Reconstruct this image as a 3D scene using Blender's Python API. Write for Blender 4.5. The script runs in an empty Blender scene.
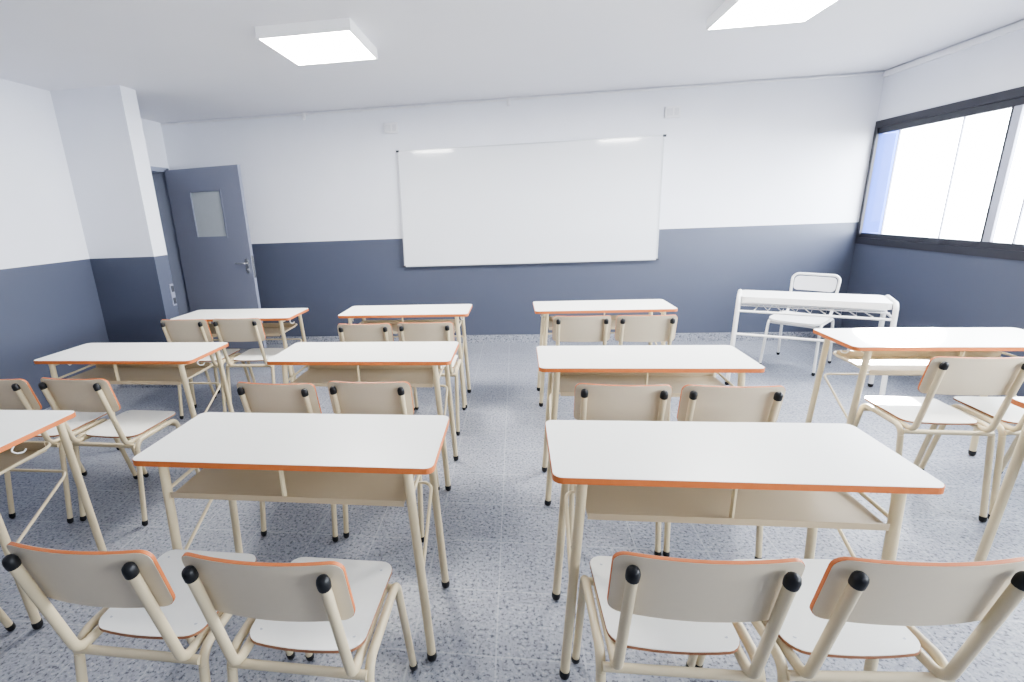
import bpy, bmesh, math, random
from mathutils import Vector, Matrix
random.seed(4)
scene = bpy.context.scene
COL = scene.collection
PI = math.pi

# ------------------------------------------------------------------ materials
def srgb(r, g, b):
    def f(c):
        c /= 255.0
        return c / 12.92 if c <= 0.04045 else ((c + 0.055) / 1.055) ** 2.4
    return (f(r), f(g), f(b), 1.0)

def new_mat(name):
    m = bpy.data.materials.new(name); m.use_nodes = True
    nt = m.node_tree
    return m, nt, nt.nodes['Principled BSDF']

def N(nt, kind, **kw):
    n = nt.nodes.new(kind)
    for k, v in kw.items(): setattr(n, k, v)
    return n

def plain(name, col, rough=0.5, metal=0.0, var=0.04, scale=30.0, bump=0.0):
    m, nt, b = new_mat(name)
    b.inputs['Roughness'].default_value = rough
    b.inputs['Metallic'].default_value = metal
    tc = N(nt, 'ShaderNodeTexCoord'); no = N(nt, 'ShaderNodeTexNoise')
    no.inputs['Scale'].default_value = scale; no.inputs['Detail'].default_value = 3
    nt.links.new(tc.outputs['Object'], no.inputs['Vector'])
    mx = N(nt, 'ShaderNodeMix', data_type='RGBA')
    mx.inputs['A'].default_value = tuple(c * (1 - var) for c in col[:3]) + (1,)
    mx.inputs['B'].default_value = tuple(min(1, c * (1 + var)) for c in col[:3]) + (1,)
    nt.links.new(no.outputs['Fac'], mx.inputs['Factor'])
    nt.links.new(mx.outputs['Result'], b.inputs['Base Color'])
    if bump:
        bp = N(nt, 'ShaderNodeBump'); bp.inputs['Strength'].default_value = bump; bp.inputs['Distance'].default_value = 0.002
        nt.links.new(no.outputs['Fac'], bp.inputs['Height']); nt.links.new(bp.outputs['Normal'], b.inputs['Normal'])
    return m

def wall_paint(name, upper, lower, zsplit):
    m, nt, b = new_mat(name)
    geo = N(nt, 'ShaderNodeNewGeometry'); sep = N(nt, 'ShaderNodeSeparateXYZ')
    nt.links.new(geo.outputs['Position'], sep.inputs[0])
    no = N(nt, 'ShaderNodeTexNoise'); no.inputs['Scale'].default_value = 2.5; no.inputs['Detail'].default_value = 4
    nt.links.new(geo.outputs['Position'], no.inputs['Vector'])
    fine = N(nt, 'ShaderNodeTexNoise'); fine.inputs['Scale'].default_value = 220; fine.inputs['Detail'].default_value = 2
    nt.links.new(geo.outputs['Position'], fine.inputs['Vector'])
    gt = N(nt, 'ShaderNodeMath', operation='GREATER_THAN'); gt.inputs[1].default_value = zsplit
    nt.links.new(sep.outputs['Z'], gt.inputs[0])
    mx = N(nt, 'ShaderNodeMix', data_type='RGBA')
    mx.inputs['A'].default_value = lower; mx.inputs['B'].default_value = upper
    nt.links.new(gt.outputs[0], mx.inputs['Factor'])
    mul = N(nt, 'ShaderNodeMix', data_type='RGBA', blend_type='MULTIPLY'); mul.inputs['Factor'].default_value = 1
    mr = N(nt, 'ShaderNodeMapRange'); mr.inputs['To Min'].default_value = 0.95; mr.inputs['To Max'].default_value = 1.04
    nt.links.new(no.outputs['Fac'], mr.inputs['Value'])
    nt.links.new(mx.outputs['Result'], mul.inputs['A']); nt.links.new(mr.outputs['Result'], mul.inputs['B'])
    nt.links.new(mul.outputs['Result'], b.inputs['Base Color'])
    r = N(nt, 'ShaderNodeMapRange'); r.inputs['To Min'].default_value = 0.42; r.inputs['To Max'].default_value = 0.75
    nt.links.new(gt.outputs[0], r.inputs['Value']); nt.links.new(r.outputs['Result'], b.inputs['Roughness'])
    bp = N(nt, 'ShaderNodeBump'); bp.inputs['Strength'].default_value = 0.08; bp.inputs['Distance'].default_value = 0.002
    nt.links.new(fine.outputs['Fac'], bp.inputs['Height']); nt.links.new(bp.outputs['Normal'], b.inputs['Normal'])
    return m

def terrazzo(name, joints=True, gain=1.0):
    m, nt, b = new_mat(name)
    g = lambda r_, g_, b_: tuple(c * gain for c in srgb(r_, g_, b_)[:3]) + (1,)
    geo = N(nt, 'ShaderNodeNewGeometry')
    v1 = N(nt, 'ShaderNodeTexNoise'); v1.inputs['Scale'].default_value = 78; v1.inputs['Detail'].default_value = 2.5; v1.inputs['Roughness'].default_value = .6
    v2 = N(nt, 'ShaderNodeTexVoronoi'); v2.inputs['Scale'].default_value = 95
    v3 = N(nt, 'ShaderNodeTexNoise'); v3.inputs['Scale'].default_value = 3.2; v3.inputs['Detail'].default_value = 3
    for v in (v1, v2, v3): nt.links.new(geo.outputs['Position'], v.inputs['Vector'])
    r1 = N(nt, 'ShaderNodeValToRGB'); e = r1.color_ramp.elements
    e[0].position = 0.36; e[0].color = g(106, 109, 122); e[1].position = 0.45; e[1].color = g(178, 182, 193)
    e2 = e.new(0.60); e2.color = g(186, 190, 201)
    e3 = e.new(0.68); e3.color = g(214, 214, 221)
    nt.links.new(v1.outputs['Fac'], r1.inputs['Fac'])
    # crushed-stone cells
    sc = N(nt, 'ShaderNodeSeparateColor'); nt.links.new(v2.outputs['Color'], sc.inputs[0])
    r2 = N(nt, 'ShaderNodeValToRGB'); q = r2.color_ramp.elements
    q[0].position = 0.0; q[0].color = (0.72, 0.72, 0.74, 1); q[1].position = 0.35; q[1].color = (1, 1, 1, 1)
    nt.links.new(sc.outputs['Red'], r2.inputs['Fac'])
    mu = N(nt, 'ShaderNodeMix', data_type='RGBA', blend_type='MULTIPLY'); mu.inputs['Factor'].default_value = 1
    nt.links.new(r1.outputs['Color'], mu.inputs['A']); nt.links.new(r2.outputs['Color'], mu.inputs['B'])
    mr = N(nt, 'ShaderNodeMapRange'); mr.inputs['To Min'].default_value = 0.9; mr.inputs['To Max'].default_value = 1.1
    nt.links.new(v3.outputs['Fac'], mr.inputs['Value'])
    mu2 = N(nt, 'ShaderNodeMix', data_type='RGBA', blend_type='MULTIPLY'); mu2.inputs['Factor'].default_value = 1
    nt.links.new(mu.outputs['Result'], mu2.inputs['A']); nt.links.new(mr.outputs['Result'], mu2.inputs['B'])
    out = mu2.outputs['Result']
    if joints:
        sep = N(nt, 'ShaderNodeSeparateXYZ'); nt.links.new(geo.outputs['Position'], sep.inputs[0])
        facs = []
        for ax, off in (('X', 0.078 + 30), ('Y', 30 - 1.335)):
            a = N(nt, 'ShaderNodeMath', operation='ADD'); a.inputs[1].default_value = off
            nt.links.new(sep.outputs[ax], a.inputs[0])
            md = N(nt, 'ShaderNodeMath', operation='PINGPONG'); md.inputs[1].default_value = 0.15
            nt.links.new(a.outputs[0], md.inputs[0])
            lt = N(nt, 'ShaderNodeMath', operation='LESS_THAN'); lt.inputs[1].default_value = 0.0032
            nt.links.new(md.outputs[0], lt.inputs[0]); facs.append(lt)
        mxm = N(nt, 'ShaderNodeMath', operation='MAXIMUM')
        nt.links.new(facs[0].outputs[0], mxm.inputs[0]); nt.links.new(facs[1].outputs[0], mxm.inputs[1])
        sf = N(nt, 'ShaderNodeMath', operation='MULTIPLY'); sf.inputs[1].default_value = 0.42
        nt.links.new(mxm.outputs[0], sf.inputs[0])
        jm = N(nt, 'ShaderNodeMix', data_type='RGBA'); jm.inputs['B'].default_value = g(226, 228, 236)
        nt.links.new(sf.outputs[0], jm.inputs['Factor']); nt.links.new(out, jm.inputs['A'])
        out = jm.outputs['Result']
    nt.links.new(out, b.inputs['Base Color'])
    b.inputs['Roughness'].default_value = 0.36
    b.inputs['Specular IOR Level'].default_value = 0.4
    return m

def emissive(name, col, strength):
    m, nt, b = new_mat(name)
    b.inputs['Base Color'].default_value = (0.9, 0.9, 0.9, 1)
    b.inputs['Emission Color'].default_value = col
    b.inputs['Emission Strength'].default_value = strength
    return m

def glass(name, tint, gloss=0.06):
    m, nt, b = new_mat(name)
    out = [n for n in nt.nodes if n.type == 'OUTPUT_MATERIAL'][0]
    nt.nodes.remove(b)
    t = N(nt, 'ShaderNodeBsdfTransparent'); t.inputs[0].default_value = tint
    g = N(nt, 'ShaderNodeBsdfGlossy'); g.inputs['Roughness'].default_value = 0.02
    lw = N(nt, 'ShaderNodeLayerWeight'); lw.inputs['Blend'].default_value = 0.5
    pw = N(nt, 'ShaderNodeMath', operation='POWER'); pw.inputs[1].default_value = 5
    nt.links.new(lw.outputs['Facing'], pw.inputs[0])
    f = N(nt, 'ShaderNodeMath', operation='MULTIPLY_ADD'); f.inputs[1].default_value = 0.5; f.inputs[2].default_value = 0.02
    nt.links.new(pw.outputs[0], f.inputs[0])
    mx = N(nt, 'ShaderNodeMixShader')
    nt.links.new(f.outputs[0], mx.inputs[0]); nt.links.new(t.outputs[0], mx.inputs[1]); nt.links.new(g.outputs[0], mx.inputs[2])
    nt.links.new(mx.outputs[0], out.inputs[0])
    return m

ZW = 1.2101
WHITE_P = srgb(225, 227, 234); BLUE_P = srgb(83, 88, 104)
M = dict(
    wall=wall_paint('wall_paint', WHITE_P, BLUE_P, ZW),
    ceil=plain('ceiling_paint', srgb(226, 226, 231), 0.8, var=0.015, scale=3),
    floor=terrazzo('terrazzo_tiles', True, 0.62),
    skirt=terrazzo('terrazzo_skirting', False, 0.66),
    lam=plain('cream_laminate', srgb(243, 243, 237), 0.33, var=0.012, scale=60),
    lam_shaded=plain('cream_laminate_shaded', srgb(216, 203, 178), 0.42, var=0.02, scale=60),  # same laminate as the seats, shade on the backs put into its colour
    edged=plain('brown_wood_edge', srgb(158, 112, 84), 0.5, var=0.1, scale=45),
    edge=plain('orange_wood_edge', srgb(196, 112, 60), 0.5, var=0.12, scale=45),
    beige=plain('beige_enamel', srgb(211, 197, 165), 0.36, var=0.02, scale=20),
    shelf=plain('beige_sheet_metal', srgb(184, 168, 142), 0.45, var=0.03, scale=12),
    rubber=plain('black_rubber', srgb(24, 25, 28), 0.45, var=0.1),
    whitem=plain('white_enamel', srgb(236, 235, 232), 0.35, var=0.01),
    board=plain('whiteboard_enamel', srgb(222, 224, 228), 0.09, var=0.006, scale=2),
    alu=plain('aluminium', srgb(196, 199, 203), 0.35, metal=0.3, var=0.03),
    chrome=plain('chrome', srgb(215, 215, 215), 0.2, metal=0.9, var=0.02),
    door=plain('blue_grey_door_enamel', srgb(137, 141, 158), 0.38, var=0.03, scale=4),
    doorf=plain('blue_grey_frame_lightened', srgb(158, 164, 182), 0.4, var=0.03, scale=4),  # door enamel made paler, standing in for light from the hallway
    frost=plain('frosted_pane', srgb(188, 194, 198), 0.3, var=0.05, scale=14),
    plate=plain('white_plastic', srgb(226, 226, 229), 0.45, var=0.01),
    lhouse=emissive('housing_glow', (1, 1, 1, 1), 0.03),  # faint emission added to lighten the housing sides; only the diffuser is the lamp
    plateg=plain('grey_plastic', srgb(212, 212, 216), 0.5, var=0.01),
    darkp=plain('dark_plastic', srgb(60, 62, 70), 0.5, var=0.02),
    wframe=plain('dark_window_aluminium', srgb(46, 46, 54), 0.5, metal=0.0, var=0.05),
    wmull=plain('pale_window_aluminium', srgb(170, 172, 186), 0.4, metal=0.2, var=0.04),
    glass=glass('window_glass', (0.96, 0.98, 1.0, 1)),
    light=emissive('panel_light', (1.0, 0.975, 0.93, 1), 18.0),
    out=plain('blue_outside_render', srgb(56, 88, 182), 0.8, var=0.03, scale=2),
    jamb=plain('blue_outside_paint', srgb(52, 80, 160), 0.8, var=0.03, scale=2),
    outw=plain('white_outside_render', srgb(225, 225, 226), 0.8, var=0.03, scale=2),
)

# ------------------------------------------------------------------ mesh helpers
def link(name, bm, mat, parent=None, smooth=False):
    bmesh.ops.recalc_face_normals(bm, faces=bm.faces)
    me = bpy.data.meshes.new(name); bm.to_mesh(me); bm.free()
    if smooth:
        for p in me.polygons: p.use_smooth = True
    me.materials.append(mat)
    o = bpy.data.objects.new(name, me); COL.objects.link(o)
    if parent is not None: o.parent = parent
    return o

def auto(o, ang=35):
    me = o.data
    for p in me.polygons: p.use_smooth = True
    me.set_sharp_from_angle(angle=math.radians(ang))
    return o

def empty(name, loc, rz=0.0):
    o = bpy.data.objects.new(name, None); COL.objects.link(o)
    o.empty_display_size = 0.1
    o.location = loc; o.rotation_euler = (0, 0, rz)
    return o

def tag(o, label, cat, group=None):
    o['label'] = label; o['category'] = cat
    if group: o['group'] = group
    return o

def struct(o):
    o['kind'] = 'structure'; return o

def copy_tree(o, parent=None):
    c = o.copy(); COL.objects.link(c)
    if parent is not None: c.parent = parent
    for ch in list(o.children): copy_tree(ch, c)
    return c

def add_box(bm, x0, x1, y0, y1, z0, z1, bev=0.0, mtx=None):
    vs = [bm.verts.new((x, y, z)) for x in (x0, x1) for y in (y0, y1) for z in (z0, z1)]
    idx = [(0, 1, 3, 2), (4, 6, 7, 5), (0, 4, 5, 1), (2, 3, 7, 6), (0, 2, 6, 4), (1, 5, 7, 3)]
    fs = [bm.faces.new([vs[i] for i in f]) for f in idx]
    if bev:
        es = list({e for f in fs for e in f.edges})
        r = bmesh.ops.bevel(bm, geom=es, offset=bev, segments=2, affect='EDGES', profile=0.5)
        vs = list({v for f in r['faces'] for v in f.verts} | {v for v in vs if v.is_valid})
    if mtx is not None:
        for v in vs: v.co = mtx @ v.co

def box(name, mat, x0, x1, y0, y1, z0, z1, parent=None, bev=0.0):
    bm = bmesh.new(); add_box(bm, x0, x1, y0, y1, z0, z1, bev)
    o = link(name, bm, mat, parent)
    if bev: auto(o)
    return o

def fillet(pts, rad, seg=6):
    pts = [Vector(p) for p in pts]
    out = [pts[0]]
    for i in range(1, len(pts) - 1):
        a, b, c = pts[i - 1], pts[i], pts[i + 1]
        u = (a - b).normalized(); w = (c - b).normalized()
        ang = u.angle(w)
        if ang > PI - 0.02 or rad <= 0: out.append(b); continue
        t = min(rad / math.tan(ang / 2), 0.48 * (a - b).length if i > 1 else 0.95 * (a - b).length,
                0.48 * (c - b).length if i < len(pts) - 2 else 0.95 * (c - b).length)
        p0 = b + u * t; p1 = b + w * t
        r = t * math.tan(ang / 2)
        cen = b + (u + w).normalized() * (r / math.sin(ang / 2))
        va = p0 - cen; vb = p1 - cen; tot = va.angle(vb); ax = va.cross(vb).normalized()
        for k in range(seg + 1):
            out.append(cen + Matrix.Rotation(tot * k / seg, 3, ax) @ va)
    out.append(pts[-1])
    return out

def add_tube(bm, path, r, n=12, caps=True):
    path = [Vector(p) for p in path]
    tang = []
    for i in range(len(path)):
        a = path[max(0, i - 1)]; b = path[min(len(path) - 1, i + 1)]
        tang.append((b - a).normalized())
    ref = Vector((0, 0, 1)) if abs(tang[0].z) < 0.9 else Vector((1, 0, 0))
    nrm = tang[0].cross(ref).normalized()
    rings = []
    for i, p in enumerate(path):
        if i: 
            q = tang[i - 1].rotation_difference(tang[i]); nrm = (q @ nrm).normalized()
        bi = tang[i].cross(nrm)
        rr = r[i] if isinstance(r, (list, tuple)) else r
        rings.append([bm.verts.new(p + (nrm * math.cos(2 * PI * k / n) + bi * math.sin(2 * PI * k / n)) * rr) for k in range(n)])
    for a, b in zip(rings, rings[1:]):
        for k in range(n): bm.faces.new((a[k], a[(k + 1) % n], b[(k + 1) % n], b[k]))
    if caps:
        bm.faces.new(rings[0]); bm.faces.new(rings[-1][::-1])

def tube(name, mat, pts, r, parent=None, rad=0.0, n=12, seg=6):
    bm = bmesh.new(); add_tube(bm, fillet(pts, rad, seg) if rad else pts, r, n)
    return auto(link(name, bm, mat, parent), 40)

def outline(w, d, r, n=5, bow=0.0):
    """rounded rectangle outline (counter-clockwise) centred on the origin; bow pushes the -v side outward"""
    pts = []
    for cx, cy, a0 in ((w / 2 - r, d / 2 - r, 0), (-w / 2 + r, d / 2 - r, 90), (-w / 2 + r, -d / 2 + r, 180), (w / 2 - r, -d / 2 + r, 270)):
        for k in range(n + 1):
            a = math.radians(a0 + 90 * k / n)
            pts.append((cx + r * math.cos(a), cy + r * math.sin(a)))
    return pts

def plate(w, d, r, t, fn, nu=1, n=5, inset=0.0):
    """board with rounded corners built in columns so it can be bent by fn(u, v, wgt)->xyz; returns bmesh"""
    us = sorted({round(-w / 2 + r - r * math.cos(math.radians(90 * k / n)), 6) for k in range(n + 1)} |
                {round(w / 2 - r + r * math.cos(math.radians(90 * k / n)), 6) for k in range(n + 1)} |
                {round(-w / 2 + r + (w - 2 * r) * k / nu, 6) for k in range(nu + 1)})
    bm = bmesh.new()
    cols = []
    for u in us:
        e = 0.0
        if u < -w / 2 + r: q = (-w / 2 + r) - u
        elif u > w / 2 - r: q = u - (w / 2 - r)
        else: q = 0
        e = r - math.sqrt(max(0, r * r - q * q))
        v0, v1 = -d / 2 + e, d / 2 - e
        if v1 - v0 < 1e-4: v0, v1 = -1e-4, 1e-4
        cols.append((u, v0, v1))
    V = [[bm.verts.new(fn(u, v, s)) for v in (v0, v1) for s in (0, t)] for u, v0, v1 in cols]  # [v0s0, v0s1, v1s0, v1s1]
    for a, b in zip(V, V[1:]):
        bm.faces.new((a[0], a[2], b[2], b[0])); bm.faces.new((a[1], b[1], b[3], a[3]))
        bm.faces.new((a[0], b[0], b[1], a[1])); bm.faces.new((a[2], a[3], b[3], b[2]))
    a = V[0]; bm.faces.new((a[0], a[1], a[3], a[2]))
    a = V[-1]; bm.faces.new((a[0], a[2], a[3], a[1]))
    return bm

def band(w, d, r, t, fn, nu=1, n=5, e=0.0012, z0=0.0, z1=None):
    """thin edging that wraps round the plate"""
    z1 = t if z1 is None else z1
    us = outline(w, d, r, n)
    pts = []
    for i, p in enumerate(us):
        q = us[(i + 1) % len(us)]
        L = math.hypot(q[0] - p[0], q[1] - p[1])
        k = max(1, int(round(L / ((w - 2 * r) / nu)))) if L > r else 1
        for j in range(k): pts.append((p[0] + (q[0] - p[0]) * j / k, p[1] + (q[1] - p[1]) * j / k))
    so = ((w / 2 + e) / (w / 2), (d / 2 + e) / (d / 2))
    bm = bmesh.new(); R = []
    for u, v in pts:
        U, W = u * so[0], v * so[1]
        ui, vi = u * (2 - so[0]), v * (2 - so[1])
        R.append([bm.verts.new(fn(ui, vi, z0)), bm.verts.new(fn(U, W, z0)), bm.verts.new(fn(U, W, z1)), bm.verts.new(fn(ui, vi, z1))])
    m = len(R)
    for i in range(m):
        a, b = R[i], R[(i + 1) % m]
        for k in range(4): bm.faces.new((a[k], a[(k + 1) % 4], b[(k + 1) % 4], b[k]))
    return bm

def dome(bm, c, r, h, n=14, axis=None):
    """rubber cap: short cylinder with rounded end along axis, c is the base centre"""
    ax = (Vector(axis) if axis is not None else Vector((0, 0, 1))).normalized()
    c = Vector(c)
    prof = [(0.0, r * 0.97), (h * 0.15, r), (h * 0.55, r), (h * 0.8, r * 0.86), (h * 0.95, r * 0.55), (h, r * 0.12)]
    add_tube(bm, [c + ax * p[0] for p in prof], [p[1] for p in prof], n)

# ------------------------------------------------------------------ the room
D = 5.4285; ZC = 2.5637; XL = -3.75; XR = 3.38; XA = -3.91; XCOL = -3.124; YC = 3.93; YCB = 4.10; YB = -2.4
WT = 0.2
HX = -5.6                                   # far wall of the hallway beyond the open door
bm = bmesh.new(); add_box(bm, HX, XR + 0.1, YB - WT, D + WT, -0.12, 0.0)
struct(link('floor', bm, M['floor']))
bm = bmesh.new(); add_box(bm, HX, XR + 0.1, YB - WT, D + WT, ZC, ZC + 0.15)
struct(link('ceiling', bm, M['ceil']))
bm = bmesh.new(); add_box(bm, HX, XR + 0.1, D, D + WT, 0, ZC)
struct(link('wall_front', bm, M['wall']))
bm = bmesh.new(); add_box(bm, HX, XR + 0.1, YB - WT, YB, 0, ZC)
struct(link('wall_back', bm, M['wall']))
# left wall: flush run, then the doorway alcove behind the projecting pier
DY0, DY1, DZ = 4.42, 5.385, 2.072
bm = bmesh.new()
add_box(bm, XA - WT, XL, YB, YC, 0, ZC)
add_box(bm, XA - WT, XA, YC, DY0, 0, ZC)
add_box(bm, XA - WT, XA, DY1, D, 0, ZC)
add_box(bm, XA - WT, XA, DY0, DY1, DZ, ZC)
struct(link('wall_left', bm, M['wall']))
bm = bmesh.new(); add_box(bm, XA, XCOL, YC, YCB, 0, ZC)
struct(link('wall_pier', bm, M['wall']))
bm = bmesh.new(); add_box(bm, HX - 0.1, HX, YB, D, 0, ZC)
struct(link('wall_hallway', bm, M['wall']))
# right wall with the long window, its unseen near bays extended for more light
WY0, WY1, WZ0, WZ1 = -1.36, D - 0.012, 1.0037, 2.131
bm = bmesh.new()
add_box(bm, XR, XR + 0.1, YB, D, 0, WZ0)
add_box(bm, XR, XR + 0.1, YB, D, WZ1, ZC)
add_box(bm, XR, XR + 0.1, YB, WY0, WZ0, WZ1)
add_box(bm, XR, XR + 0.1, WY1, D, WZ0, WZ1)
struct(link('wall_right', bm, M['wall']))
# terrazzo skirting
bm = bmesh.new(); add_box(bm, XA, XR, D - 0.012, D, 0, 0.091); struct(link('baseboard_front', bm, M['skirt']))
bm = bmesh.new(); add_box(bm, XR - 0.012, XR, YB, D - 0.012, 0, 0.091); struct(link('baseboard_right', bm, M['skirt']))
bm = bmesh.new(); add_box(bm, XL, XL + 0.012, YB, YC - 0.012, 0, 0.091); struct(link('baseboard_left', bm, M['skirt']))
bm = bmesh.new(); add_box(bm, XL, XCOL, YC - 0.012, YC, 0, 0.091); add_box(bm, XCOL, XCOL + 0.012, YC - 0.012, YCB, 0, 0.091)
struct(link('baseboard_pier', bm, M['skirt']))

# window: dark aluminium frame, pale mullions, thin glazing bars
fx0, fx1 = XR - 0.012, XR + 0.056
bm = bmesh.new()
add_box(bm, fx0, fx1, WY0, WY1, WZ0, WZ0 + 0.062)
add_box(bm, fx0, fx1, WY0, WY1, WZ1 - 0.062, WZ1)
add_box(bm, fx0, fx1, WY0, WY0 + 0.05, WZ0 + 0.062, WZ1 - 0.062)
add_box(bm, fx0, XR + 0.012, WY1 - 0.036, WY1, WZ0 + 0.062, WZ1 - 0.062)
# inner sliding track
add_box(bm, fx0 + 0.016, fx1 - 0.01, WY0 + 0.05, WY1 - 0.03, WZ0 + 0.062, WZ0 + 0.105)
add_box(bm, fx0 + 0.016, fx1 - 0.01, WY0 + 0.05, WY1 - 0.03, WZ1 - 0.115, WZ1 - 0.062)
win = struct(link('window_1', bm, M['wframe']))
bm = bmesh.new(); add_box(bm, XR + 0.012, XR + 0.16, WY1 - 0.034, WY1 - 0.001, WZ0 + 0.105, WZ1 - 0.115)
link('outer_jamb', bm, M['jamb'], win)
zb0, zb1 = WZ0 + 0.105, WZ1 - 0.115
mulls = [4.05, 2.70, 1.35, 0.0]
ends = [WY1 - 0.03] + mulls + [WY0 + 0.05]
for y in mulls:
    bm = bmesh.new(); add_box(bm, fx0 + 0.012, fx1 - 0.030, y - 0.036, y + 0.024, zb0, zb1, 0.004)
    link('mullion', bm, M['wmull'], win)
    bm = bmesh.new(); add_box(bm, fx0 + 0.016, fx1 - 0.028, y + 0.024, y + 0.044, zb0, zb1)
    link('sash_stile', bm, M['wframe'], win)
for a, b in zip(ends, ends[1:]):
    bm = bmesh.new(); add_box(bm, fx1 - 0.028, fx1 - 0.022, b, a, zb0, zb1)
    link('pane', bm, M['glass'], win)
for y in (5.13, 4.48, 3.862, 3.2, 2.5, 1.8):
    bm = bmesh.new(); add_box(bm, fx1 - 0.040, fx1 - 0.029, y - 0.006, y + 0.006, zb0, zb1)
    link('glazing_bar', bm, M['wmull'], win)

# pipe run under the ceiling on the front wall, cable duct on the right wall
tr = tube('trim_1', M['plate'], [(XA + 0.02, D - 0.012, ZC - 0.022), (XR - 0.02, D - 0.012, ZC - 0.022)], 0.0085, None, 0, 10)
struct(tr)
for x in (-2.235, -0.06):
    bm = bmesh.new(); add_box(bm, x - 0.018, x + 0.018, D - 0.024, D, ZC - 0.072, ZC - 0.006, 0.003)
    add_tube(bm, [(x, D - 0.022, ZC - 0.055), (x, D - 0.028, ZC - 0.055)], 0.007, 10)
    auto(link('pipe_clip', bm, M['plate'], tr))
bm = bmesh.new(); add_box(bm, XR - 0.03, XR, YB + 0.02, D - 0.03, ZC - 0.060, ZC - 0.018, 0.003)
struct(link('trim_2', bm, M['plate']))

# open door: metal frame lining in the left wall and the leaf swung parallel to the front wall
bm = bmesh.new()
add_box(bm, XA - WT - 0.01, XA + 0.012, DY1 - 0.03, DY1 + 0.02, 0, DZ)
add_box(bm, XA - WT - 0.01, XA + 0.012, DY0 - 0.03, DY0 + 0.03, 0, DZ)
add_box(bm, XA - WT - 0.01, XA + 0.012, DY0 - 0.03, DY1 + 0.02, DZ - 0.035, DZ + 0.012)
struct(link('trim_3', bm, M['doorf']))
LW, LT = 0.985, 0.042
hinge = Vector((-3.878, 5.352, 0))
free = Vector((-2.895, 5.178, 0))
rz = math.atan2(free.y - hinge.y, free.x - hinge.x)
door = empty('door_1', hinge, rz); struct(door)
W0, W1, V0, V1 = 0.302, 0.702, 1.318, 1.80      # vision panel
bm = bmesh.new()
z0, z1 = 0.012, 2.052
add_box(bm, 0, W0, -LT, 0, z0, z1); add_box(bm, W1, LW, -LT, 0, z0, z1)
add_box(bm, W0, W1, -LT, 0, z0, V0); add_box(bm, W0, W1, -LT, 0, V1, z1)
link('leaf', bm, M['door'], door)
bm = bmesh.new(); add_box(bm, W0, W1, -LT + 0.014, -0.014, V0, V1); link('pane', bm, M['frost'], door)
bm = bmesh.new()
for a in ((W0 - .018, W0, V0 - .018, V1 + .018), (W1, W1 + .018, V0 - .018, V1 + .018), (W0, W1, V0 - .018, V0), (W0, W1, V1, V1 + .018)):
    add_box(bm, a[0], a[1], -LT - 0.003, -LT, a[2], a[3])
link('pane_bead', bm, M['door'], door)
hd = empty('handle', (LW - 0.06, -LT, 1.0)); hd.parent = door
bm = bmesh.new(); add_box(bm, -0.022, 0.022, -0.008, 0, -0.10, 0.07, 0.003)
link('handle_plate', bm, M['chrome'], hd)
tube('lever', M['chrome'], [(0, -0.005, 0.02), (0, -0.05, 0.02), (-0.12, -0.05, 0.02)], 0.009, hd, 0.015, 10)
bm = bmesh.new(); add_tube(bm, [(0, -0.006, -0.055), (0, -0.02, -0.055)], 0.011, 12); link('lock_cylinder', bm, M['chrome'], hd)
bm = bmesh.new(); add_box(bm, LW, LW + 0.003, -LT + 0.006, -0.006, 0.85, 1.1); link('lock_strip', bm, M['chrome'], door)

# ------------------------------------------------------------------ wall and ceiling things
def ceiling_light(x, y, label):
    t = empty('ceiling_light', (x, y, ZC))
    s = 0.285
    bm = bmesh.new()
    h = 0.062; f = 0.012
    add_box(bm, -s, s, -s, -s + f, -h, 0); add_box(bm, -s, s, s - f, s, -h, 0)
    add_box(bm, -s, -s + f, -s + f, s - f, -h, 0); add_box(bm, s - f, s, -s + f, s - f, -h, 0)
    add_box(bm, -s + f, s - f, -s + f, s - f, -0.02, 0)
    link('housing', bm, M['lhouse'], t)
    bm = bmesh.new(); add_box(bm, -s + f, s - f, -s + f, s - f, -h + 0.002, -h + 0.012)
    link('diffuser', bm, M['light'], t)
    tag(t, label, 'ceiling light', 'square ceiling lights')
ceiling_light(-1.205, 3.325, 'square white surface-mounted ceiling light on the door side of the room')
ceiling_light(1.465, 3.315, 'square white surface-mounted ceiling light on the window side of the room')

# whiteboard
bx0, bx1, bz0, bz1 = -1.2377, 1.4706, 0.898, 2.1228
wb = empty('whiteboard', ((bx0 + bx1) / 2, D, bz0))
tag(wb, 'large white magnetic board with thin frame on the front wall', 'whiteboard')
hw, hh = (bx1 - bx0) / 2, bz1 - bz0
tilt = Matrix.Translation((0, -0.001, hh)) @ Matrix.Rotation(math.radians(-1.75), 4, 'X') @ Matrix.Translation((0, 0, -hh))
def wbx(name, mat, boxes, bev=0.0):
    bm = bmesh.new()
    for b in boxes: add_box(bm, *b, bev, tilt)
    return link(name, bm, mat, wb)
wbx('panel', M['board'], [(-hw + .008, hw - .008, -0.016, -0.004, 0.008, hh - 0.008)])
wbx('frame', M['alu'], [(-hw, hw, -0.02, 0, 0, 0.011), (-hw, hw, -0.02, 0, hh - 0.011, hh), (-hw, -hw + .011, -0.02, 0, .011, hh - .011), (hw - .011, hw, -0.02, 0, .011, hh - .011)])
for sx in (-1, 1):
    for z in (0, hh):
        s = 0.016
        wbx('corner_cap', M['darkp'], [(sx * hw - s, sx * hw + s, -0.023, 0.001 - 0.002, z - s if z else -0.004, z + .004 if z else s)], 0.003)

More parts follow.
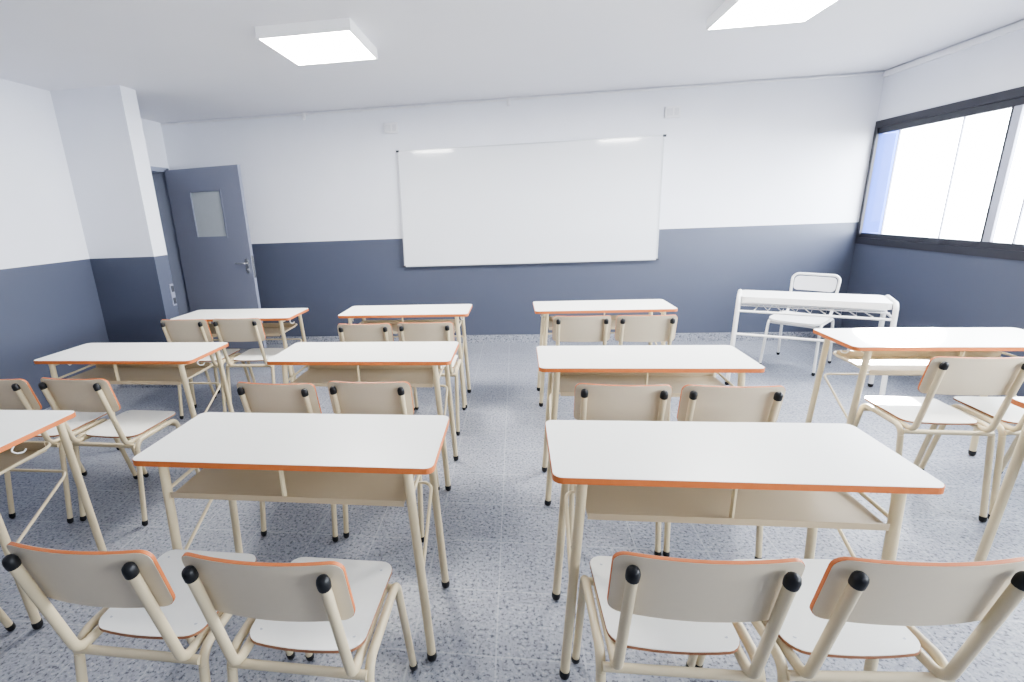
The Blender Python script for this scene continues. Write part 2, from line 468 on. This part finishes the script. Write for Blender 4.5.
def wall_box(x, z, w, h, label):
    t = empty('junction_box', (x, D, z))
    bm = bmesh.new(); add_box(bm, -w / 2, w / 2, -0.03, 0, -h / 2, h / 2, 0.004); auto(link('cover', bm, M['plate'], t))
    bm = bmesh.new(); add_box(bm, -w / 2 + 0.018, 0.006 - w * .05, -0.034, -0.03, -h / 2 + 0.02, h / 2 - 0.02); link('socket_insert', bm, M['plateg'], t)
    bm = bmesh.new(); add_box(bm, w * .1, w / 2 - 0.018, -0.033, -0.03, -h / 2 + 0.02, h / 2 - 0.02); link('blank_insert', bm, M['plateg'], t)
    tag(t, label, 'wall box', 'white boxes high on the front wall')
wall_box(-1.29, 2.35, 0.145, 0.105, 'small white socket box above the left end of the whiteboard')
wall_box(1.53, 2.327, 0.145, 0.105, 'small white socket box above the right end of the whiteboard')

t = empty('light_switch', (XCOL, 4.07, 0.85))
bm = bmesh.new(); add_box(bm, 0, 0.008, -0.025, 0.025, -0.1, 0.1, 0.002); link('plate', bm, M['door'], t)
for z in (0.055, -0.055):
    bm = bmesh.new(); add_box(bm, 0.008, 0.013, -0.015, 0.018, z - 0.028, z + 0.028, 0.002); link('rocker', bm, M['darkp'], t)
tag(t, 'narrow switch plate with dark rockers on the pier beside the doorway', 'light switch')

# ------------------------------------------------------------------ school desk
TW, TD, TH, TT = 0.990, 0.384, 0.76, 0.02
def make_desk():
    r = empty('school_desk', (0, 0, 0))
    fn = lambda u, v, s: (u, v, TH - TT + s)
    top = link('tabletop', plate(TW, TD, 0.028, TT, fn), M['lam'], r)
    link('edge_band', band(TW, TD, 0.028, TT, fn, e=0.0015, z1=TT - 0.0015), M['edge'], top)
    legr = 0.0148
    for sx in (-1, 1):
        for sy, yt, yb in ((-1, -0.155, -0.151), (1, 0.178, 0.184)):
            a = Vector((sx * 0.447, yb, 0.022)); b = Vector((sx * 0.409, yt, TH - TT - 0.001))
            lg = tube('leg', M['beige'], [a, b], legr, r, 0, 14)
            ax = (a - b).normalized()
            bm = bmesh.new(); dome(bm, a + ax * -0.012, legr + 0.0022, 0.0335, 14, ax)
            auto(link('rubber_foot', bm, M['rubber'], lg))
        # rail under the top joining front and rear leg, bag hook below it
        tube('side_rail', M['beige'], [(sx * 0.409, -0.15, TH - TT - 0.016), (sx * 0.409, 0.174, TH - TT - 0.016)], 0.012, r, 0, 10)
        hk = [(sx * 0.427, -0.03, 0.738), (sx * 0.427, -0.03, 0.712), (sx * 0.427, -0.045, 0.698), (sx * 0.432, -0.03, 0.682), (sx * 0.440, -0.012, 0.678), (sx * 0.446, -0.006, 0.690)]
        tube('bag_hook', M['whitem'], hk, 0.0032, r, 0.008, 8, 3)
    # tray shelf with folded lip and centre divider
    bm = bmesh.new()
    add_box(bm, -0.394, 0.394, -0.166, 0.108, 0.618, 0.621)
    add_box(bm, -0.394, 0.394, 0.108, 0.111, 0.618, 0.655)
    add_box(bm, -0.394, 0.394, -0.169, -0.166, 0.612, 0.632)
    sh = link('shelf', bm, M['shelf'], r)
    bm = bmesh.new(); add_box(bm, -0.003, 0.003, -0.166, -0.148, 0.621, TH - TT - 0.001)
    link('divider', bm, M['beige'], sh)
    # bent rods: shelf support and lower brace, each running front leg - back - front leg
    xa = 0.414
    tube('shelf_rod', M['beige'], [(-xa, -0.15, 0.632), (-xa + 0.002, 0.138, 0.640), (xa - 0.002, 0.138, 0.640), (xa, -0.15, 0.632)], 0.006, r, 0.05, 8)
    tube('brace_rod', M['beige'], [(-0.432, -0.148, 0.345), (-0.423, 0.145, 0.505), (0.423, 0.145, 0.505), (0.432, -0.148, 0.345)], 0.006, r, 0.03, 8)
    return r

# ------------------------------------------------------------------ school chair (local origin mid-way between the feet, back towards -y)
def make_chair():
    r = empty('school_chair', (0, 0, 0))
    o = -0.25
    sw, sd, sy, sz = 0.318, 0.302, 0.276 + o, 0.450
    def sf(u, v, s):
        k = 1 - (u / (sw / 2)) ** 2
        bow = -0.016 * k * max(0, -v / (sd / 2)) ** 2
        dish = -0.006 * k * max(0.0, 1 - (v / (sd / 2)) ** 2)
        ww = 1 + 0.05 * (v / sd)
        return (u * ww, sy + v + bow, sz + s + dish + 0.004 * (v / sd))
    st = auto(link('seat', plate(sw, sd, 0.038, 0.010, sf, 8), M['lam'], r), 40)
    auto(link('edge_band', band(sw, sd, 0.038, 0.010, sf, 8, e=0.0010, z0=0.001, z1=0.0082), M['edged'], st), 40)
    for sx in (-1, 1):
        for v in (-0.115, 0.115):
            bm = bmesh.new(); c = Vector(sf(sx * 0.128, v, 0.0097))
            add_tube(bm, [c, c + Vector((0, 0, 0.0012))], 0.0042, 10); link('screw', bm, M['alu'], st)
    # backrest, tilted and curved
    bw, bh, zc = 0.366, 0.178, 0.714
    lean = 0.227
    def bf(u, v, s):
        z = zc + v
        y = o + (0.765 - z) * lean + 0.012 - 0.022 * (1 - (u / (bw / 2)) ** 2) + 0.006
        return (u, y + s, z + s * lean)
    bk = auto(link('backrest', plate(bw, bh, 0.026, 0.010, bf, 10), M['lam_shaded'], r), 40)
    auto(link('edge_band', band(bw, bh, 0.026, 0.010, bf, 10, e=0.0010, z0=0.0012, z1=0.0088), M['edge'], bk), 40)
    tr = 0.0122
    for sx in (-1, 1):
        A = Vector((sx * 0.184, 0.468 + o, 0.02)); B = Vector((sx * 0.180, 0.372 + o, 0.440))
        C = Vector((sx * 0.180, 0.100 + o, 0.440)); E = Vector((sx * 0.184, 0.036 + o, 0.02))
        path = fillet([A, B, C, E], 0.048, 7)
        legf = [path[0], path[1]]; rail = path[1:-1]; legr = [path[-2], path[-1]]
        tube('seat_rail', M['beige'], rail, tr, r, 0, 12)
        for pr in (legf, legr[::-1]):
            lg = tube('leg', M['beige'], pr, tr, r, 0, 12)
            ax = (pr[0] - pr[1]).normalized()
            bm = bmesh.new(); dome(bm, pr[0] - ax * 0.010, tr + 0.002, 0.029, 12, ax)
            auto(link('rubber_foot', bm, M['rubber'], lg))
        P = [(sx * 0.149, 0.34 + o, 0.434), (sx * 0.149, 0.070 + o, 0.434), (sx * 0.149, -0.010 + o, 0.771)]
        po = tube('back_post', M['beige'], P, tr, r, 0.042, 12, 8)
        ax = (Vector(P[2]) - Vector(P[1])).normalized()
        bm = bmesh.new(); dome(bm, Vector(P[2]) - ax * 0.014, tr + 0.0024, 0.032, 14, ax)
        auto(link('end_cap', bm, M['rubber'], po), 50)
    tube('crossbar', M['beige'], [(-0.178, 0.088 + o, 0.420), (0.178, 0.088 + o, 0.420)], 0.0112, r, 0, 12)
    tube('crossbar', M['beige'], [(-0.179, 0.385 + o, 0.405), (0.179, 0.385 + o, 0.405)], 0.0112, r, 0, 12)
    return r

desk0 = make_desk(); chair0 = make_chair()
used = {'d': False, 'c': False}
def put(kind, proto, x, y, rz, label, cat, group):
    o = copy_tree(proto) if used[kind] else proto
    used[kind] = True
    o.location = (x, y, 0); o.rotation_euler = (0, 0, rz)
    tag(o, label, cat, group)
    return o

G_D = 'cream two-seat school desks in rows'; G_C = 'cream school chairs tucked behind the desks'
DESKS = [
    (-0.743, 1.457, -0.003, 'cream two-seat desk nearest the camera, left of the central aisle'),
    (0.594, 1.428, 0.002, 'cream two-seat desk nearest the camera, right of the central aisle, largest in view'),
    (-0.825, 2.504, -0.009, 'cream two-seat desk in the middle row, left of the central aisle'),
    (0.602, 2.389, -0.007, 'cream two-seat desk in the middle row, right of the central aisle'),
    (-0.845, 3.646, -0.005, 'cream two-seat desk in the front row below the left end of the whiteboard'),
    (0.630, 3.703, 0.010, 'cream two-seat desk in the front row below the right end of the whiteboard'),
    (-2.261, 2.529, -0.010, 'cream two-seat desk in the middle row beside the left wall'),
    (-2.198, 3.598, -0.001, 'cream two-seat desk in the front row before the open door'),
    (2.151, 2.707, -0.020, 'cream two-seat desk by the window with a bright sun patch on its top'),
    (-2.287, 1.457, 0.006, 'cream two-seat desk cut off by the left edge of the photo'),
    (2.250, 1.678, 0.0, 'cream two-seat desk at the right edge of the photo, only a corner showing'),
]
for x, y, a, lab in DESKS: put('d', desk0, x, y, a, lab, 'desk', G_D)

CHAIRS = [  # centre x, y of the post caps, turn
    (-0.980, 0.800, -0.012, 'cream school chair nearest the camera at the lower left corner of the photo'),
    (-0.542, 0.796, -0.012, 'cream school chair nearest the aisle on its left, at the nearest left desk'),
    (0.378, 0.868, 0.010, 'cream school chair nearest the aisle on its right, at the nearest right desk'),
    (0.800, 0.892, 0.070, 'cream school chair at the lower right corner of the photo'),
    (-1.042, 1.859, -0.045, 'left chair of the middle-row desk left of the central aisle'),
    (-0.630, 1.879, -0.015, 'right chair of the middle-row desk left of the central aisle'),
    (0.415, 1.857, -0.045, 'left chair of the middle-row desk right of the central aisle'),
    (0.820, 1.847, -0.025, 'right chair of the middle-row desk right of the central aisle'),
    (-0.986, 2.975, -0.012, 'left chair of the front-row desk below the left end of the whiteboard'),
    (-0.585, 2.990, 0.008, 'right chair of the front-row desk below the left end of the whiteboard'),
    (0.418, 3.121, -0.025, 'left chair of the front-row desk below the right end of the whiteboard'),
    (0.816, 3.110, -0.035, 'right chair of the front-row desk below the right end of the whiteboard'),
    (-2.497, 1.907, -0.050, 'left chair of the middle-row desk beside the left wall'),
    (-2.075, 1.912, -0.040, 'right chair of the middle-row desk beside the left wall'),
    (-2.418, 3.189, -0.005, 'left chair of the front-row desk before the open door'),
    (-2.006, 3.197, 0.015, 'right chair of the front-row desk before the open door'),
    (1.942, 2.201, -0.035, 'left chair of the desk by the window, sunlight on its seat'),
    (2.360, 2.205, -0.030, 'right chair of the desk by the window, cut off by the photo edge'),
    (-2.130, 0.825, -0.020, 'chair at the desk cut off by the left photo edge, only a foot showing'),
]
for x, y, a, lab in CHAIRS:
    put('c', chair0, x - math.sin(a) * 0.25, y + math.cos(a) * 0.25, a, lab, 'chair', G_C)

# ------------------------------------------------------------------ teacher's desk and chair
td = empty('teacher_desk', (2.256, 4.028, 0), math.radians(-24))
tag(td, 'white metal desk with round tubular legs standing before the front corner', 'desk')
fn = lambda u, v, s: (u, v, 0.692 + s)
link('tabletop', plate(0.918, 0.35, 0.035, 0.046, fn), M['whitem'], td)
for sx in (-1, 1):
    x = sx * 0.475
    path = fillet([(x * 1.03, -0.20, 0.02), (x, -0.165, 0.734), (x, 0.165, 0.734), (x * 1.03, 0.20, 0.02)], 0.045, 7)
    tube('top_rail', M['whitem'], path[1:-1], 0.0165, td, 0, 12)
    for pr in ((path[0], path[1]), (path[-1], path[-2])):
        lg = tube('leg', M['whitem'], pr, 0.0165, td, 0, 12)
        ax = (pr[0] - pr[1]).normalized()
        bm = bmesh.new(); dome(bm, pr[0] - ax * 0.01, 0.0185, 0.0305, 12, ax); auto(link('rubber_foot', bm, M['rubber'], lg))
    tube('side_bar', M['whitem'], [(x * 1.007, -0.171, 0.622), (x * 1.007, 0.171, 0.622)], 0.009, td, 0, 10)
tube('front_bar', M['whitem'], [(-0.478, -0.171, 0.622), (0.478, -0.171, 0.622)], 0.010, td, 0, 10)
tube('front_bar', M['whitem'], [(-0.482, -0.180, 0.435), (0.482, -0.180, 0.435)], 0.010, td, 0, 10)
tube('rear_bar', M['whitem'], [(-0.478, 0.171, 0.622), (0.478, 0.171, 0.622)], 0.009, td, 0, 10)
bm = bmesh.new()
pts = []
for k in range(17):
    pts.append((-0.36 + 0.045 * k, -0.166 if k % 2 == 0 else 0.166, 0.634))
add_tube(bm, pts, 0.005, 8)
add_tube(bm, [(-0.476, -0.03, 0.642), (0.476, -0.03, 0.642)], 0.005, 8)
add_tube(bm, [(-0.476, 0.07, 0.642), (0.476, 0.07, 0.642)], 0.005, 8)
link('wire_shelf', bm, M['whitem'], td)
for x in (-0.2, 0.22):
    tube('shelf_hanger', M['whitem'], [(x, -0.03, 0.64), (x, -0.03, 0.692)], 0.005, td, 0, 8)

tc = empty('teacher_chair', (2.515, 4.580, 0), math.radians(180 - 43))
tag(tc, 'white tubular chair with padded back standing behind the white desk', 'chair')
# local: sitter faces +y
def tsf(u, v, s):
    k = 1 - (u / 0.2) ** 2
    return (u, 0.02 + v, 0.438 + s - 0.006 * k - 0.012 * max(0, v / 0.2) ** 3)
st = auto(link('seat', plate(0.40, 0.39, 0.06, 0.018, tsf, 8), M['whitem'], tc), 40)
for sx in (-1, 1):
    path = fillet([(sx * 0.205, 0.235, 0.02), (sx * 0.192, 0.19, 0.43), (sx * 0.192, -0.17, 0.43), (sx * 0.205, -0.235, 0.02)], 0.05, 7)
    tube('seat_rail', M['whitem'], path[1:-1], 0.0115, tc, 0, 12)
    for pr in ((path[0], path[1]), (path[-1], path[-2])):
        lg = tube('leg', M['whitem'], pr, 0.0115, tc, 0, 12)
        ax = (pr[0] - pr[1]).normalized()
        bm = bmesh.new(); dome(bm, pr[0] - ax * 0.01, 0.014, 0.029, 12, ax); auto(link('rubber_foot', bm, M['rubber'], lg))
tube('back_frame', M['whitem'], [(-0.165, -0.12, 0.424), (-0.165, -0.205, 0.46), (-0.18, -0.262, 0.795), (0.18, -0.262, 0.795), (0.165, -0.205, 0.46), (0.165, -0.12, 0.424)], 0.0115, tc, 0.05, 12)
def tbf(u, v, s):
    z = 0.712 + v
    return (u, -0.252 + (0.712 - z) * 0.17 + s - 0.015 * (1 - (u / 0.17) ** 2), z)
auto(link('backrest', plate(0.318, 0.125, 0.035, 0.012, tbf, 8), M['plate'], tc), 40)
tube('crossbar', M['whitem'], [(-0.19, 0.17, 0.405), (0.19, 0.17, 0.405)], 0.010, tc, 0, 10)
tube('crossbar', M['whitem'], [(-0.19, -0.17, 0.405), (0.19, -0.17, 0.405)], 0.010, tc, 0, 10)

# ------------------------------------------------------------------ outside
bm = bmesh.new(); add_box(bm, 5.0, 5.03, 7.56, 10.5, -3, 5)
add_box(bm, 4.985, 5.0, 7.7, 10.5, 1.76, 1.785)
struct(link('wall_outside', bm, M['out']))

# ------------------------------------------------------------------ light
w = bpy.data.worlds.new('sky'); scene.world = w; w.use_nodes = True
bg = w.node_tree.nodes['Background']
wt = w.node_tree
wtc = wt.nodes.new('ShaderNodeTexCoord'); wsp = wt.nodes.new('ShaderNodeSeparateXYZ'); wrp = wt.nodes.new('ShaderNodeValToRGB')
wmr = wt.nodes.new('ShaderNodeMapRange'); wmr.inputs['From Min'].default_value = -1; wmr.inputs['From Max'].default_value = 1
wt.links.new(wtc.outputs['Generated'], wsp.inputs[0]); wt.links.new(wsp.outputs['Z'], wmr.inputs['Value']); wt.links.new(wmr.outputs['Result'], wrp.inputs['Fac'])
el = wrp.color_ramp.elements
el[0].position = 0.40; el[0].color = (0.20, 0.20, 0.20, 1)
el[1].position = 0.46; el[1].color = (0.95, 0.97, 1.0, 1)
wt.links.new(wrp.outputs['Color'], bg.inputs[0]); bg.inputs[1].default_value = 5.6
# portal over the window guides sky sampling
la = bpy.data.lights.new('window_portal', 'AREA'); la.shape = 'RECTANGLE'
la.size = WZ1 - WZ0; la.size_y = WY1 - WY0
la.cycles.is_portal = True
lo = bpy.data.objects.new('window_portal', la); COL.objects.link(lo)
lo.location = (XR + 0.12, (WY0 + WY1) / 2, (WZ0 + WZ1) / 2)
lo.rotation_euler = (0, math.radians(90), 0)
# low sun slipping between the buildings: a narrow beam through the window on the desk by it
sd = Vector((0.57, 0.82, 0.42)).normalized()
tgt = Vector((2.09, 2.90, 0.76))
sp = bpy.data.lights.new('sun_shaft', 'SPOT'); sp.use_square = True
sp.energy = 26000; sp.spot_size = math.radians(1.75); sp.spot_blend = 0.02; sp.shadow_soft_size = 0.03
sp.color = (1.0, 0.97, 0.92)
so = bpy.data.objects.new('sun_shaft', sp); COL.objects.link(so)
so.location = tgt + sd * 11.0
so.rotation_euler = (-sd).to_track_quat('-Z', 'Y').to_euler()

# ------------------------------------------------------------------ camera
f, pitch, yaw, roll, H = 486.529, 0.2660, 0.1344, -0.0431, 1.4911
cp, sp_, cy, sy = math.cos(pitch), math.sin(pitch), math.cos(yaw), math.sin(yaw)
F = Vector((-sy * cp, cy * cp, -sp_)); R = Vector((cy, sy, 0)); U = R.cross(F)
r_ = math.cos(roll) * R + math.sin(roll) * U; u_ = -math.sin(roll) * R + math.cos(roll) * U
cam = bpy.data.cameras.new('camera'); co = bpy.data.objects.new('camera', cam); COL.objects.link(co)
mw = Matrix((( r_.x, u_.x, -F.x, 0), (r_.y, u_.y, -F.y, 0), (r_.z, u_.z, -F.z, H), (0, 0, 0, 1)))
co.matrix_world = mw
cam.sensor_width = 36; cam.sensor_fit = 'HORIZONTAL'; cam.lens = f * 36 / 1024
cam.shift_x = 58.93 / 1024; cam.shift_y = 1.88 / 1024
cam.clip_start = 0.02
scene.camera = co

scene.view_settings.view_transform = 'AgX'
scene.view_settings.look = 'AgX - Medium High Contrast'
scene.view_settings.exposure = 2.32
scene.cycles.use_denoising = True
scene.cycles.max_bounces = 10
scene.cycles.diffuse_bounces = 6
scene.cycles.sample_clamp_indirect = 6
